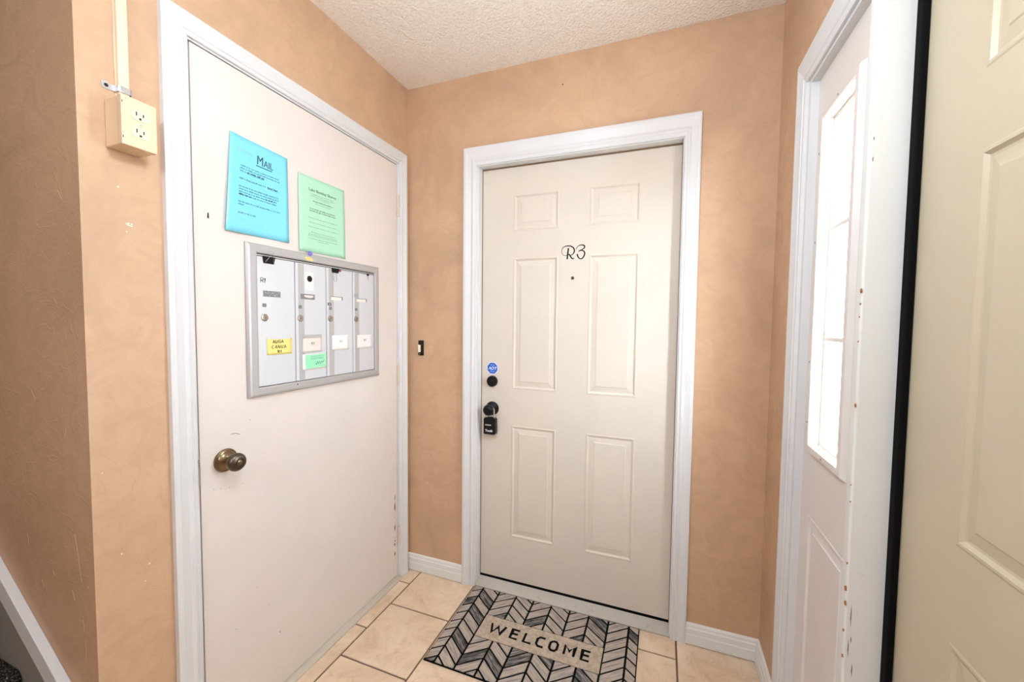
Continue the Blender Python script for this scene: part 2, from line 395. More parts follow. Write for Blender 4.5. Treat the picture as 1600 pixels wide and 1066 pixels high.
# ------------------------------------------------------------------ casings
PROF = [(0, 0), (0, .0075), (.003, .0095), (.011, .0100), (.0135, .0130), (.018, .0138), (.0225, .0115), (.026, .0108), (.034, .0130), (.044, .0158), (.0475, .0172), (.056, .0172), (.060, .0150), (.060, 0)]
def casing(name, frame, loc, a0, a1, zt, label, w0=.060, w1=.060, wt=.060, mat='trim', z0=0):
    """mitred colonial casing on three sides; a0,a1,zt = inner edges"""
    t = thing(name, frame, loc, label, None, kind='structure')
    n = len(PROF)
    def piece(nm, A, B):
        MB().add(A + B, [tuple(range(n)), tuple(range(2 * n - 1, n - 1, -1))] + [(i, n + i, n + (i + 1) % n, (i + 1) % n) for i in range(n)]).build(nm, mat, t)
    k0, k1, kt = w0 / .06, w1 / .06, wt / .06
    piece('casing_leg', [(a0 - u * k0, z0, h) for u, h in PROF], [(a0 - u * k0, zt + u * kt, h) for u, h in PROF])
    piece('casing_leg', [(a1 + u * k1, z0, h) for u, h in PROF], [(a1 + u * k1, zt + u * kt, h) for u, h in PROF])
    piece('casing_head', [(a0 - u * k0, zt + u * kt, h) for u, h in PROF], [(a1 + u * k1, zt + u * kt, h) for u, h in PROF])
    return t
casing('trim_1', 'L', (0, 0, 0), -1.0000, -.0860, 2.048, 'white moulded casing around the flat mailbox door', .0625, .0585, .0565)
casing('trim_2', 'B', (0, 0, 0), .3870, 1.2755, 2.0190, 'white moulded casing around the six panel door', .0680, .0590, .0830, mat='trim')
casing('trim_3', 'R', (W, 0, 0), .3150, 1.672, 1.992, 'white moulded casing around the entry door and sidelight', .0600, .060, .075)

# ------------------------------------------------------------------ door 1: flat mail door, flush in the left wall, hinges on its right
d1 = thing('door_1', 'L', (0, 0, 0), 'flat cream hinged door carrying notices and mailboxes', None, kind='structure')
MB().box(-.9900, -.0935, .018, 2.0395, -.042, -.0005).build('slab', 'door_cream', d1, bevel=.0015)
j = MB().box(-1.012, -.9935, 0, 2.062, -.12, -.0002).box(-.0900, -.070, 0, 2.062, -.12, -.0002).box(-.9935, -.0900, 2.0430, 2.062, -.12, -.0002)
j.build('jamb', 'trim', d1)
MB().box(-.9935, -.9760, 0, 2.043, -.056, -.0435).box(-.108, -.0900, 0, 2.043, -.056, -.0435).box(-.976, -.108, 2.026, 2.043, -.056, -.0435).build('gap_shade_stop', 'dark', d1)  # stop coloured near-black, putting the shade of the slab gap in its colour
MB().prism([(-.001, .0), (-.001, .001)], 0, 1) if False else None
sl = MB(); sl.add([(-1.0, 0, -.03), (-1.0, 0, .024), (-1.0, .006, .024), (-1.0, .013, .016), (-1.0, .0135, -.03), (-.086, 0, -.03), (-.086, 0, .024), (-.086, .006, .024), (-.086, .013, .016), (-.086, .0135, -.03)],
       [(0, 1, 2, 3, 4), (9, 8, 7, 6, 5), (0, 5, 6, 1), (1, 6, 7, 2), (2, 7, 8, 3), (3, 8, 9, 4), (4, 9, 5, 0)])
sl.build('sill_strip', 'strip', d1, label='worn metal strip along the foot of the door')
for zc in (1.846, 1.026, .216):
    hg = MB()
    for k in range(5):
        z0 = zc - .051 + k * .0206
        hg.add(*(lambda m: (m.v, m.f))(MB().lathe([(.0062, 0), (.0062, .0196)], 14))) if False else None
        vs = []; fs = []; n = 14
        for zz in (z0, z0 + .0192):
            for i in range(n): a = 2 * math.pi * i / n; vs.append((-.0885 + .0064 * math.cos(a), zz, .0058 + .0064 * math.sin(a)))
        fs = [(i, (i + 1) % n, n + (i + 1) % n, n + i) for i in range(n)] + [tuple(range(n)), tuple(range(2 * n - 1, n - 1, -1))]
        hg.add(vs, fs)
    hg.box(-.0985, -.0885, zc - .05, zc + .05, -.0003, .0008)
    hg.build('hinge', 'door_six', d1)
kb = MB().lathe([(.001, 0), (.0335, 0), (.0345, .002), (.0338, .005), (.030, .0075), (.027, .0085), (.0245, .012), (.018, .0165), (.0125, .019), (.0115, .030), (.013, .034)], 40, (-.9210, .871, 0))
k1 = kb.build('door_knob', 'brass', d1, smooth=True, label='tarnished antique brass door knob')
MB().lathe([(.011, .030), (.0135, .033), (.019, .036), (.0245, .041), (.0268, .048), (.0260, .054), (.0225, .0595), (.0175, .0625), (.0125, .0632), (.0118, .0618), (.0005, .0615)], 40, (-.9210, .871, 0)).build('knob_grip', 'brass_dark', k1, smooth=True)
MB().lathe([(.0085, .0600), (.0085, .0638), (.0070, .0645), (.0005, .0645)], 24, (-.9210, .871, 0)).box(-.9218, -.9202, .8665, .8755, .0644, .0650).build('key_cylinder', 'brass', k1, smooth=True)
MB().box(-.9955, -.9905, .820, .896, -.003, .0006).build('strike_plate', 'zinc', d1, bevel=.0005)
ch = MB()
for (y, z0, z1, w) in [(-.1135, .405, .437, 0.0037), (-.1140, .352, .398, 0.0071), (-.1138, .252, .286, 0.0068), (-.1142, .214, .221, 0.0026), (-.1130, .196, .207, 0.0051), (-.1150, .178, .192, 0.0085), (-.1145, .126, .148, 0.0071), (-.1130, .318, .323, 0.0026)]:
    ch.prism([(y - w * .5, z0 + .3 * (z1 - z0)), (y, z0), (y + w * .5, z0 + .45 * (z1 - z0)), (y + w * .2, z1), (y - w * .25, z1 - .2 * (z1 - z0))], -.0004, .0004)
ch.prism([(-.955, 1.578), (-.950, 1.577), (-.951, 1.594), (-.954, 1.592)], -.0004, .0004)
for (y, z, r) in [(-.842, .975, .0012), (-.955, .795, .001), (-.936, .79, .001), (-.91, .782, .001), (-.87, .78, .001), (-.75, .21, .002), (-.9, .33, .0013), (-.83, .42, .0012), (-.79, .335, .001)]:
    ch.prism([(y - r, z), (y, z - r), (y + r, z), (y, z + r)], -.0004, .0003)
ch.stroke([(-.902, .944), (-.888, .943), (-.875, .937)], .0012, -.0004, .0003)
ch.build('paint_chips', 'chip', d1, kind='stuff')

# ------------------------------------------------------------------ six panel doors
def rings(mb, x0, x1, z0, z1, steps):
    """concentric rectangle panel, steps = (inset, height)"""
    base = len(mb.v)
    for d, h in steps: mb.v += [(x0 + d, z0 + d, h), (x1 - d, z0 + d, h), (x1 - d, z1 - d, h), (x0 + d, z1 - d, h)]
    for k in range(len(steps) - 1):
        for i in range(4):
            a = base + k * 4; mb.f.append((a + i, a + (i + 1) % 4, a + 4 + (i + 1) % 4, a + 4 + i))
    e = base + (len(steps) - 1) * 4; mb.f.append((e, e + 1, e + 2, e + 3))
STEPS = [(0, 0), (.003, .0014), (.0075, .0014), (.0125, -.0040), (.0165, -.0046), (.036, -.0016), (.0385, .0000), (.041, .0001)]
def six_panel(parent, a0, a1, zb, zt, hf, px, pz, mat, thick=.044):
    xs = sorted({a0, a1, *[v for p in px for v in p]}); zs = sorted({zb, zt, *[v for p in pz for v in p]})
    mb = MB()
    for i in range(len(xs) - 1):
        for k in range(len(zs) - 1):
            if (xs[i], xs[i + 1]) in px and (zs[k], zs[k + 1]) in pz: continue
            mb.add([(xs[i], zs[k], hf), (xs[i + 1], zs[k], hf), (xs[i + 1], zs[k + 1], hf), (xs[i], zs[k + 1], hf)], [(0, 1, 2, 3)])
    mb.add([(a0, zb, hf), (a1, zb, hf), (a1, zt, hf), (a0, zt, hf), (a0, zb, hf - thick), (a1, zb, hf - thick), (a1, zt, hf - thick), (a0, zt, hf - thick)],
           [(7, 6, 5, 4), (1, 0, 4, 5), (2, 1, 5, 6), (3, 2, 6, 7), (0, 3, 7, 4)])
    o = mb.build('slab', mat, parent, recalc=False)
    for x in px:
        for z in pz:
            p = MB(); rings(p, x[0], x[1], z[0], z[1], [(d, hf + h) for d, h in STEPS]); p.build('door_panel', mat, o, recalc=False)
    return o
d2 = thing('door_2', 'B', (0, 0, 0), 'warm white six panel door marked R3 in the back wall', None, kind='structure')
HB = -.045            # slab face, behind the plane of the wall
six_panel(d2, .377, 1.289, .040, 2.024, HB, [(.551, .768), (.905, 1.116)], [(.255, .800), (.975, 1.592), (1.716, 1.884)], 'door_six')
jb = MB()
jb.box(.366, .3925, 0, 2.040, HB + .0035, -.0002).box(1.2715, 1.300, 0, 2.040, HB + .0035, -.0002).box(.3925, 1.2715, 2.0150, 2.040, HB + .0035, -.0002)
jb.box(.366, .3745, 0, 2.040, -.12, HB + .0035).box(1.2915, 1.300, 0, 2.040, -.12, HB + .0035).box(.3745, 1.2915, 2.0270, 2.040, -.12, HB + .0035)
jb.build('jamb', 'trim', d2, bevel=.001)
MB().box(.3925, .3945, .03, 2.0150, HB + .0002, HB + .0034).box(1.2695, 1.2715, .03, 2.015, HB + .0002, HB + .0034).box(.3925, 1.2715, 2.0090, 2.0150, HB + .0002, HB + .0034).build('weatherstrip', 'brown_seal', d2)
MB().box(.39, 1.274, .028, .0405, HB - .03, HB + .001).build('gap_shade_bar', 'rubber', d2)  # black bar, the dark of the gap under the slab put in colour
th = MB(); pr = [(.0045, 0), (.0045, .006), (-.004, .010), (-.040, .0265), (-.044, .0285), (-.12, .0285), (-.12, 0)]; n = len(pr)
th.add([(.3900, z, h) for h, z in pr] + [(1.2740, z, h) for h, z in pr], [tuple(range(n)), tuple(range(2 * n - 1, n - 1, -1))] + [(i, n + i, n + (i + 1) % n, (i + 1) % n) for i in range(n)])
th.build('threshold', 'sill', d2, label='worn grey metal threshold')
DBX, DBZ = .4515, 1.0065
db = MB().lathe([(.001, 0), (.0265, 0), (.0275, .003), (.0268, .010), (.0245, .0145), (.022, .0155), (.021, .0140), (.0005, .0135)], 36, (DBX, DBZ, HB)).build('deadbolt', 'black', d2, smooth=True, label='round black deadbolt')
MB().lathe([(.0115, .0130), (.0115, .0165), (.010, .0175), (.0005, .0175)], 24, (DBX, DBZ, HB)).box(DBX - .0008, DBX + .0008, DBZ - .005, DBZ + .005, HB + .0174, HB + .0180).build('key_cylinder', 'black', db, smooth=True)
KX, KZ = .4525, .8745
kn = MB().lathe([(.001, 0), (.0325, 0), (.0335, .003), (.032, .007), (.026, .0095), (.0165, .012), (.0125, .015), (.0120, .034), (.014, .037), (.0215, .040), (.0255, .046), (.0262, .053), (.0240, .060), (.019, .0645), (.012, .066), (.0005, .0662)], 40, (KX, KZ, HB)).build('door_knob', 'black', d2, smooth=True, label='glossy black door knob')
MB().lathe([(.007, .0655), (.007, .0675), (.0005, .0677)], 20, (KX, KZ, HB)).build('key_cylinder', 'black', kn, smooth=True)
ph = MB().lathe([(.001, 0), (.0072, 0), (.0076, .0012), (.0068, .0024), (.0050, .0026), (.0045, .0016), (.0005, .0014)], 24, (.834, 1.491, HB)).build('peephole', 'brass_dark', d2, smooth=True)
MB().lathe([(.0043, .0012), (.003, .0024), (.0005, .0028)], 20, (.834, 1.491, HB)).build('lens', 'black', ph, smooth=True)

# ------------------------------------------------------------------ entry unit in the right wall: sidelight, post, entry door
d3 = thing('door_3', 'R', (W, 0, 0), 'beige six panel entry door at the right edge', None, kind='structure')
HE = -.068
P0 = .722
six_panel(d3, P0 + .002, P0 + .916, .030, 1.998, HE, [(P0 + .170, P0 + .380), (P0 + .536, P0 + .746)], [(.225, .786), (.946, 1.561), (1.681, 1.850)], 'door_tan')
post = MB().box(.697, P0, 0, 2.005, -.14, .0065); post.box(1.640, 1.668, 0, 2.03, -.14, .0065).box(.697, 1.668, 2.005, 2.03, -.14, .0065)
post.build('jamb', 'trim_worn', d3, bevel=.0045, seg=3, label='white post with chipped edge between sidelight and door')
ws_ = MB().box(P0 - .001, P0 + .0215, .02, 2.005, HE + .0005, HE + .0125).box(1.618, 1.641, .02, 2.005, HE + .0005, HE + .0125).box(P0, 1.641, 1.985, 2.005, HE + .0005, HE + .0125)
ws_.build('weatherstrip', 'rubber', d3, bevel=.003, label='black foam weatherstrip')
MB().box(P0, 1.640, 0, .028, -.14, .010).build('threshold', 'sill', d3, bevel=.003)
cp = MB()
def chipd(mb, a, z, r, hh=.0066, t=.0006):
    mb.prism([(a - r, z), (a - r * .2, z - r * 1.3), (a + r, z - r * .3), (a + r * .4, z + r * 1.5), (a - r * .6, z + r)], hh - .001, hh + t)
for a, z, r in [(.7205, 1.362, .0035), (.7200, 1.336, .0015), (.7190, 1.31, .0012), (.721, 1.13, .0030), (.7195, .965, .0010), (.7205, .93, .0012), (.7190, 1.26, .0013), (.7205, .80, .0018), (.7190, .745, .0045), (.7215, .715, .004), (.719, .655, .0025), (.720, .60, .003)]: chipd(cp, a, z, r, .0068)
cp.build('paint_chips', 'rust', d3, kind='stuff')
sm = MB()
for z, l, x in [(.690, .05, -.004), (.62, .04, -.002), (.64, .015, -.006), (.575, .03, -.010), (1.62, .012, -.001), (1.66, .008, -.001)]:
    sm.add([(P0 + .0003, z - l / 2, x), (P0 + .0003, z - l * .1, x + .0014), (P0 + .0003, z + l / 2, x + .0005), (P0 + .0003, z + l * .15, x - .0006)], [(0, 1, 2, 3)])
sm.build('scuff_marks', 'grey_ink', d3, kind='stuff')

w1 = thing('window_1', 'R', (W, 0, 0), 'narrow white sidelight with three bright glass lites', None, kind='structure')
HS = -.021
S0, S1 = .329, .697
lo, li = (.372, .622, .935, 1.872), (.403, .593, .963, 1.846)
sb = MB()
def frame_faces(mb, o, i, h):
    (a0, a1, z0, z1), (b0, b1, y0, y1) = o, i
    v = [(a0, z0, h), (a1, z0, h), (a1, z1, h), (a0, z1, h), (b0, y0, h), (b1, y0, h), (b1, y1, h), (b0, y1, h)]
    mb.add(v, [(0, 1, 5, 4), (1, 2, 6, 5), (2, 3, 7, 6), (3, 0, 4, 7)])
# slab: a frame around the lite, solid, plus the lower recessed panel
lp = (.392, .650, .175, .760)
for (a0, a1, z0, z1) in [(S0, S1, .03, lp[2]), (S0, lp[0], lp[2], lp[3]), (lp[1], S1, lp[2], lp[3]), (S0, S1, lp[3], li[2] - .004), (S0, li[0] - .004, li[2] - .004, li[3] + .004), (li[1] + .004, S1, li[2] - .004, li[3] + .004), (S0, S1, li[3] + .004, 1.983)]:
    sb.box(a0, a1, z0, z1, HS - .045, HS)
sb.box(lp[0], lp[1], lp[2], lp[3], HS - .045, HS - .012)
s_ = sb.build('sidelight_panel', 'sidelight', w1)
pm = MB(); rings(pm, *lp, [(d, HS + h) for d, h in STEPS]); pm.build('door_panel', 'sidelight', s_, recalc=False)
# raised lite trim with bevelled sides
lt = MB(); a = lo; b = (lo[0] + .008, lo[1] - .008, lo[2] + .008, lo[3] - .008); c = li; hh = HS + .0115
rects = [(a, HS - .001), (b, hh), ((c[0] - .004, c[1] + .004, c[2] - .004, c[3] + .004), hh), (c, hh - .004), (c, HS - .0455), ((c[0] - .006, c[1] + .006, c[2] - .006, c[3] + .006), HS - .0455)]
for (r_, h_) in rects: lt.v += [(r_[0], r_[2], h_), (r_[1], r_[2], h_), (r_[1], r_[3], h_), (r_[0], r_[3], h_)]
for k in range(5):
    for i in range(4): lt.f.append((k * 4 + i, k * 4 + (i + 1) % 4, k * 4 + 4 + (i + 1) % 4, k * 4 + 4 + i))
lt.build('lite_frame', 'sidelight', w1, recalc=False)
GH = HS - .022
bars = [(1.5475, .0065), (1.2560, .0065)]
zc = [li[2]] + [v for zb, hw in reversed(bars) for v in (zb - hw, zb + hw)] + [li[3]]
for k in range(3): MB().box(li[0], li[1], zc[2 * k], zc[2 * k + 1], GH - .002, GH + .002).build('pane', 'glass', w1)
for zb, hw in bars: MB().box(li[0], li[1], zb - hw, zb + hw, GH - .010, GH + .010).build('muntin', 'sidelight', w1, bevel=.003)
st = MB().box(li[0], li[0] + .012, li[2], li[3], GH + .002, GH + .009).box(li[1] - .012, li[1], li[2], li[3], GH + .002, GH + .009)
st.box(li[0] + .012, li[1] - .012, li[3] - .012, li[3], GH + .002, GH + .009).box(li[0] + .012, li[1] - .012, li[2], li[2] + .012, GH + .002, GH + .009)
st.build('glazing_bead', 'sidelight', w1)
jm = MB().box(.315, .329, 0, 1.983, -.14, -.0002).box(.315, .697, 1.983, 2.030, -.14, -.0002).box(.329, .697, 0, .03, -.14, -.0002)
jm.build('jamb', 'trim', w1)
pl = MB()
for a_, z_ in [(.386, 1.81 - .05), (.386, 1.52), (.386, 1.19), (.386, 1.02), (.50, .949), (.50, 1.859)]: pl.lathe([(.0028, 0), (.0028, .0004)], 10, (a_, z_, hh))
pl.build('screw_plugs', 'grey_ink', w1, kind='stuff')

# ------------------------------------------------------------------ mailboxes in door 1
mbx = thing('mailbox_unit', 'L', (0, 0, 0), 'aluminium four door mailbox unit set in the flat cream door', 'mailbox')
A0, A1, Z0, Z1 = -.8505, -.2355, 1.0435, 1.5320
B0, B1, Y0, Y1 = -.8175, -.2670, 1.0735, 1.5030
FP = [(0, 0), (0, .0060), (.004, .0110), (.009, .0125), (.026, .0125), (.0300, .0110), (.0300, 0)]
def fr_piece(p, q, nm):
    n = len(FP); MB().add(p + q, [tuple(range(n)), tuple(range(2 * n - 1, n - 1, -1))] + [(i, n + i, n + (i + 1) % n, (i + 1) % n) for i in range(n)]).build(nm, 'mb_frame', mbx)
k = .033 / .030
fr_piece([(A0 + u * k, Z0 + u, h) for u, h in FP], [(A0 + u * k, Z1 - u * .97, h) for u, h in FP], 'frame_side')
fr_piece([(A1 - u * 1.04, Z0 + u, h) for u, h in FP], [(A1 - u * 1.04, Z1 - u * .97, h) for u, h in FP], 'frame_side')
fr_piece([(A0 + u * k, Z1 - u * .97, h) for u, h in FP], [(A1 - u * 1.04, Z1 - u * .97, h) for u, h in FP], 'frame_head')
fr_piece([(A0 + u * k, Z0 + u, h) for u, h in FP], [(A1 - u * 1.04, Z0 + u, h) for u, h in FP], 'frame_foot')
MB().box(B0 - .002, B1 + .002, Y0 - .002, Y1 + .002, .0004, .0016).build('backing', 'dark', mbx)
MB().box(B0, B1, Y1 - .0075, Y1 - .0035, .0016, .0085).build('top_rail', 'mb_frame', mbx)
DX = [B0, -.6755, -.5375, -.3985, B1]
rng = random.Random(3)
for i in range(4):
    a0, a1 = DX[i] + .0016, DX[i + 1] - .0016; zt = Y1 - .0095
    d = MB().box(a0, a1, Y0 + .002, zt, .0016, .0070).build('mailbox_door', 'mb_door', mbx, bevel=.0006)
    if i: MB().box(a0 + .012, a0 + .036, Y0 + .004, zt - .002, .0068, .0073).build('lock_band', 'mb_band', d)
    ls = DX[i] + (.026 if i == 0 else .0205)
    lk = MB().lathe([(.0118, .0070), (.0122, .0082), (.0110, .0100), (.0088, .0106), (.0080, .0098), (.0066, .0098), (.0062, .0112), (.0005, .0114)], 26, (ls, 1.298, 0)).build('cam_lock', 'nickel', d, smooth=True)
    MB().box(ls - .0008, ls + .0008, 1.2945, 1.3015, .0113, .0116).build('keyhole', 'dark', lk)
    s0 = DX[i] + .0225; s1 = s0 + .062; zt_ = 1.3855
    if i < 2:
        MB().box(s0, s1, 1.3665, zt_, .0069, .0074).build('name_slot', 'grey_plate', d)
        sp = MB()
        for q in range(26):
            a_ = rng.uniform(s0 + .006, s1 - .004); z_ = rng.uniform(1.369, 1.383); r_ = rng.uniform(.0006, .0014); sp.box(a_ - r_, a_ + r_, z_ - r_, z_ + r_, .0074, .00755)
        if i == 0: sp.build('worn_specks', 'mb_band', d, kind='stuff')
        else: MB().prism([(s0 + .014, 1.3815), (s1 - .006, 1.3815), (s1 - .007, 1.3745), (s1 - .024, 1.372), (s0 + .018, 1.3745)], .0074, .0077).build('name_slip', 'paper_pink', d)
    else:
        MB().box(s0, s1, 1.3835, zt_, .0069, .0074).box(s1 - .005, s1, 1.3720, 1.3840, .0069, .0074).build('name_slot', 'grey_plate', d)
        MB().box(s0 + .002, s1 - .006, 1.3705, 1.3825, .0069, .0074).build('name_slip', 'paper', d)
    MB().box(ls - .0075, ls + .0065, 1.3325, 1.3440, .0073, .0077).build('number_plate', 'grey_plate', d)
    wr_ = MB()
    if i == 0: write(wr_, 'R1', DX[0] + .0145, 1.411, .0145, .0018, .0071, .0074, .7, .05, rng); wr_.build('handwriting', 'black_matte', d)
    if i == 2: write(wr_, 'R3', ls - .0125, 1.3480, .0108, .0022, .0073, .0076, .85); wr_.build('handwriting', 'black_matte', d)
    if i == 3: write(wr_, 'R4', ls - .0105, 1.3880, .0150, .0018, .0073, .0076, .75, .06, rng); wr_.build('handwriting', 'pencil', d)
    if i == 1:
        MB().lathe([(.0112, .0070), (.0112, .0078), (.0090, .0088), (.0080, .0076), (.0005, .0074)], 26, (-.6130, 1.4415, 0)).build('bolt_hole', 'black', d, smooth=True)
        MB().box(-.632, -.596, 1.400, 1.465, .0070, .00715).build('cover_tape', 'paper', d)
MB().lathe([(.0022, .0125), (.0022, .0135), (.0005, .0136)], 12, (-.6750, 1.0650, 0)).build('frame_screw', 'dark', mbx)

def card(name, a0, a1, z0, z1, h, mat, label, cat='card', tilt=0.0):
    t = thing(name, 'L', (h, (a0 + a1) / 2, z0), label, cat); w = (a1 - a0) / 2; hh = z1 - z0
    n = 6; mb = MB()
    V = lambda s, q: (s, q, .0006 + .0012 * (s / w) ** 2 * (.4 + .6 * q / hh))
    for iy in range(n + 1):
        for ix in range(n + 1): mb.v.append(V(-w + 2 * w * ix / n, hh * iy / n + tilt * (-w + 2 * w * ix / n)))
    for iy in range(n):
        for ix in range(n): a_ = iy * (n + 1) + ix; mb.f.append((a_, a_ + 1, a_ + n + 2, a_ + n + 1))
    o = mb.build('sheet', mat, t, recalc=False); md = o.modifiers.new('thick', 'SOLIDIFY'); md.thickness = .0004; md.offset = -1
    for p in o.data.polygons: p.use_smooth = True
    return t
rng = random.Random(11)
c1 = card('paper_note', -.7860, -.6925, 1.1750, 1.2300, .0074, 'yellow', 'yellow handwritten note taped to the leftmost mailbox door', 'note')
m_ = MB()
for s_t, x_, z_, hh_ in (('AUGA', -.026, .0390, .0095), ('CANUA', -.029, .0215, .0100), ('R1', -.008, .0060, .0085)): write(m_, s_t, x_, z_, hh_, .0012, .0012, .0019, 1.12, .03, rng)
m_.build('handwriting', 'black_matte', c1)
MB().box(-.044, .044, .052, .0605, .0012, .0015).build('clear_tape', 'mb_door', c1)
c2 = card('name_card', -.6485, -.5625, 1.1740, 1.2300, .0074, 'paper_pink', 'off white card marked R2 on the second mailbox door', 'card')
m_ = MB(); write(m_, 'R2', -.004, .028, .0085, .0010, .0012, .0019); m_.build('lettering', 'grey_ink', c2)
MB().box(-.043, .043, .053, .0645, .0014, .0018).build('clear_tape', 'mb_band', c2)
c3 = card('paper_note', -.6500, -.5430, 1.1100, 1.1680, .0074, 'paper', 'small mint green note below the R2 card', 'note')
MB().prism([(-.040, .004), (.0525, .006), (.052, .0560), (-.042, .0545)], .0018, .0022).build('mint_slip', 'mint', c3)
m_ = MB(); r_ = random.Random(4)
for q in range(4): greek(m_, -.018, .044, .0490 - q * .0042, .0015, .0024, r_)
write(m_, 'UNPD', .000, .0180, .0120, .0012, .0022, .0025, .55, .12, r_) if False else m_.stroke([(.002, .022), (.008, .017), (.012, .028), (.017, .018), (.021, .028), (.026, .019), (.032, .029), (.036, .022), (.044, .031)], .0014, .0022, .0025)
greek(m_, .024, .047, .0105, .0014, .0024, r_); m_.build('handwriting', 'green_ink_dark', c3)
c4 = card('name_card', -.5125, -.4230, 1.1745, 1.2325, .0074, 'paper', 'white card marked R3 on the third mailbox door', 'card')
m_ = MB(); write(m_, 'R3', -.004, .030, .0080, .0010, .0012, .0017); m_.build('lettering', 'pencil', c4)
c5 = card('name_card', -.3765, -.2860, 1.1745, 1.2310, .0074, 'paper', 'white card marked R4 on the rightmost mailbox door', 'card')
m_ = MB(); write(m_, 'R4', -.003, .030, .0080, .0010, .0012, .0017); m_.build('lettering', 'grey_ink', c5)

def clip(a, z, w, h, label, handles=True, tilt=0.0):
    t = thing('binder_clip', 'L', (.0072, a, z), label, 'clip', 'binder clips on the mailbox doors')
    b = MB(); b.add([(-w / 2, 0, 0), (w / 2, 0, 0), (w / 2 * .86, -h, 0), (-w / 2 * .86, -h, 0), (-w / 2, 0, h * .30), (w / 2, 0, h * .30), (w / 2 * .86, -h, h * .12), (-w / 2 * .86, -h, h * .12)],
                    [(0, 1, 2, 3), (4, 7, 6, 5), (0, 4, 5, 1), (1, 5, 6, 2), (2, 6, 7, 3), (3, 7, 4, 0)])
    b.build('clip_body', 'black', t, bevel=.0008)
    return t
t = clip(-.7750, 1.4960, .042, .0225, 'large black binder clip at the top of the first mailbox door')
MB().tube([(-.014, -.018, .0052), (-.004, -.004, .0088), (.004, .010, .0100), (.010, .014, .0100), (.0125, .009, .0100), (.0125, -.003, .0088), (.014, -.018, .0054)], .0008, 6).build('wire_handle', 'wire', t)
t = clip(-.4920, 1.4950, .036, .0180, 'black binder clip with hanging wire loop on the third mailbox door')
MB().tube([(-.004, -.017, .003), (-.005, -.030, .002), (-.008, -.044, .002), (-.006, -.050, .002), (0, -.052, .002), (.006, -.050, .002), (.008, -.044, .002), (.005, -.030, .002), (.004, -.017, .003)], .0008, 6).build('wire_handle', 'wire', t)
t = clip(-.3065, 1.4950, .015, .0085, 'tiny black binder clip at the corner of the fourth mailbox door')
MB().tube([(-.002, -.008, .002), (-.003, -.018, .0015), (0, -.024, .0015), (.003, -.018, .0015), (.002, -.008, .002)], .0007, 6).build('wire_handle', 'wire', t)
t = thing('key_tag', 'L', (.0074, -.4665, 1.4650), 'small red tag with thin cord beside the middle binder clip', 'tag')
MB().lathe([(.0050, 0), (.0050, .002), (.0034, .0026), (.0005, .0026)], 16, (0, .0235, 0)).build('tag_disc', 'red', t)
MB().tube([(0, .019, .001), (-.001, .010, .001), (-.003, .003, .001), (.001, -.001, .001), (.003, .004, .001), (.001, .012, .001)], .0006, 6).build('cord', 'zinc', t)
o = MB().lathe([(.0088, 0), (.0088, .0012), (.0070, .0030), (.0005, .0040)], 28).build('push_pin', 'purple', smooth=True); place(o, 'L', (.0126, -.6140, 1.5325)); tag(o, 'round violet pin at the foot of the green notice', 'pin')
o = MB().prism([(-.020, .004), (-.012, -.0045), (.014, -.0055), (.020, .000), (.013, .0055), (-.012, .0075)], 0, .0005).build('sticker', 'orange'); place(o, 'L', (.0126, -.6195, 1.5115)); tag(o, 'small amber sticker on the mailbox frame below the violet pin', 'sticker')

# ------------------------------------------------------------------ paper notices
def sheet(name, w, h, mat, frame_loc, quad, label, curl=.004):
    """quad = four corners (y,z) TL TR BR BL on the door"""
    ox = sum(q[0] for q in quad) / 4; oz = min(q[1] for q in quad)
    t = thing(name, 'L', (frame_loc, ox, oz), label, 'notice'); n = 14; mb = MB()
    TL, TR, BR, BL = [Vector((q[0] - ox, q[1] - oz)) for q in quad]
    def P(u, v, lift=0):
        p = (TL * (1 - u) + TR * u) * v + (BL * (1 - u) + BR * u) * (1 - v)
        hh = .0012 + curl * ((1 - u) ** 3 * (.35 + .65 * (1 - v)) + .35 * u ** 6 * (1 - v)) + .0007 * math.sin(u * 7 + v * 3)
        return (p.x, p.y, hh + lift)
    for iy in range(n + 1):
        for ix in range(n + 1): mb.v.append(P(ix / n, iy / n))
    for iy in range(n):
        for ix in range(n): a_ = iy * (n + 1) + ix; mb.f.append((a_, a_ + 1, a_ + n + 2, a_ + n + 1))
    o = mb.build('sheet', mat, t, recalc=False); md = o.modifiers.new('thick', 'SOLIDIFY'); md.thickness = .0005; md.offset = -1
    for p in o.data.polygons: p.use_smooth = True
    return t, P
def print_on(t, P, w, h, mb, name, mat):
    """warp flat print given in metres from the sheet's lower left corner onto the sheet"""
    mb.v = [P(x / w, y / h, .0004) for x, y, _ in mb.v]; mb.build(name, mat, t, recalc=False, kind='stuff' if 'print' in name else None)
pw, phh = .2159, .2850
bq = [(-.888, 1.849), (-.693, 1.841), (-.6945, 1.556), (-.912, 1.554)]
bt, BP = sheet('paper_notice', pw, phh, 'blue', .0, bq, 'bright blue notice headed MAIL in a glossy sleeve', .010)
rg = random.Random(21); m_ = MB()
for dx in (0, .0006): add_text(m_, 'M', .040, 0.0945 + dx, .2230, 0, sx=.82)
for dx in (0, .0006): add_text(m_, 'AIL', .030, .1205 + dx, .2230, 0, sx=.84)
m_.add([(.093, .2165, 0), (.1520, .2165, 0), (.1520, .2192, 0), (.093, .2192, 0)], [(0, 1, 2, 3)])
print_on(bt, BP, pw, phh, m_, 'heading', 'blue_ink')
m_ = MB(); write(m_, '4/8/2020', .0245, .2400, .0085, .0006, 0, .0001, .82, .05, rg); print_on(bt, BP, pw, phh, m_, 'handwritten_date', 'pencil')
m_ = MB(); m2 = MB()
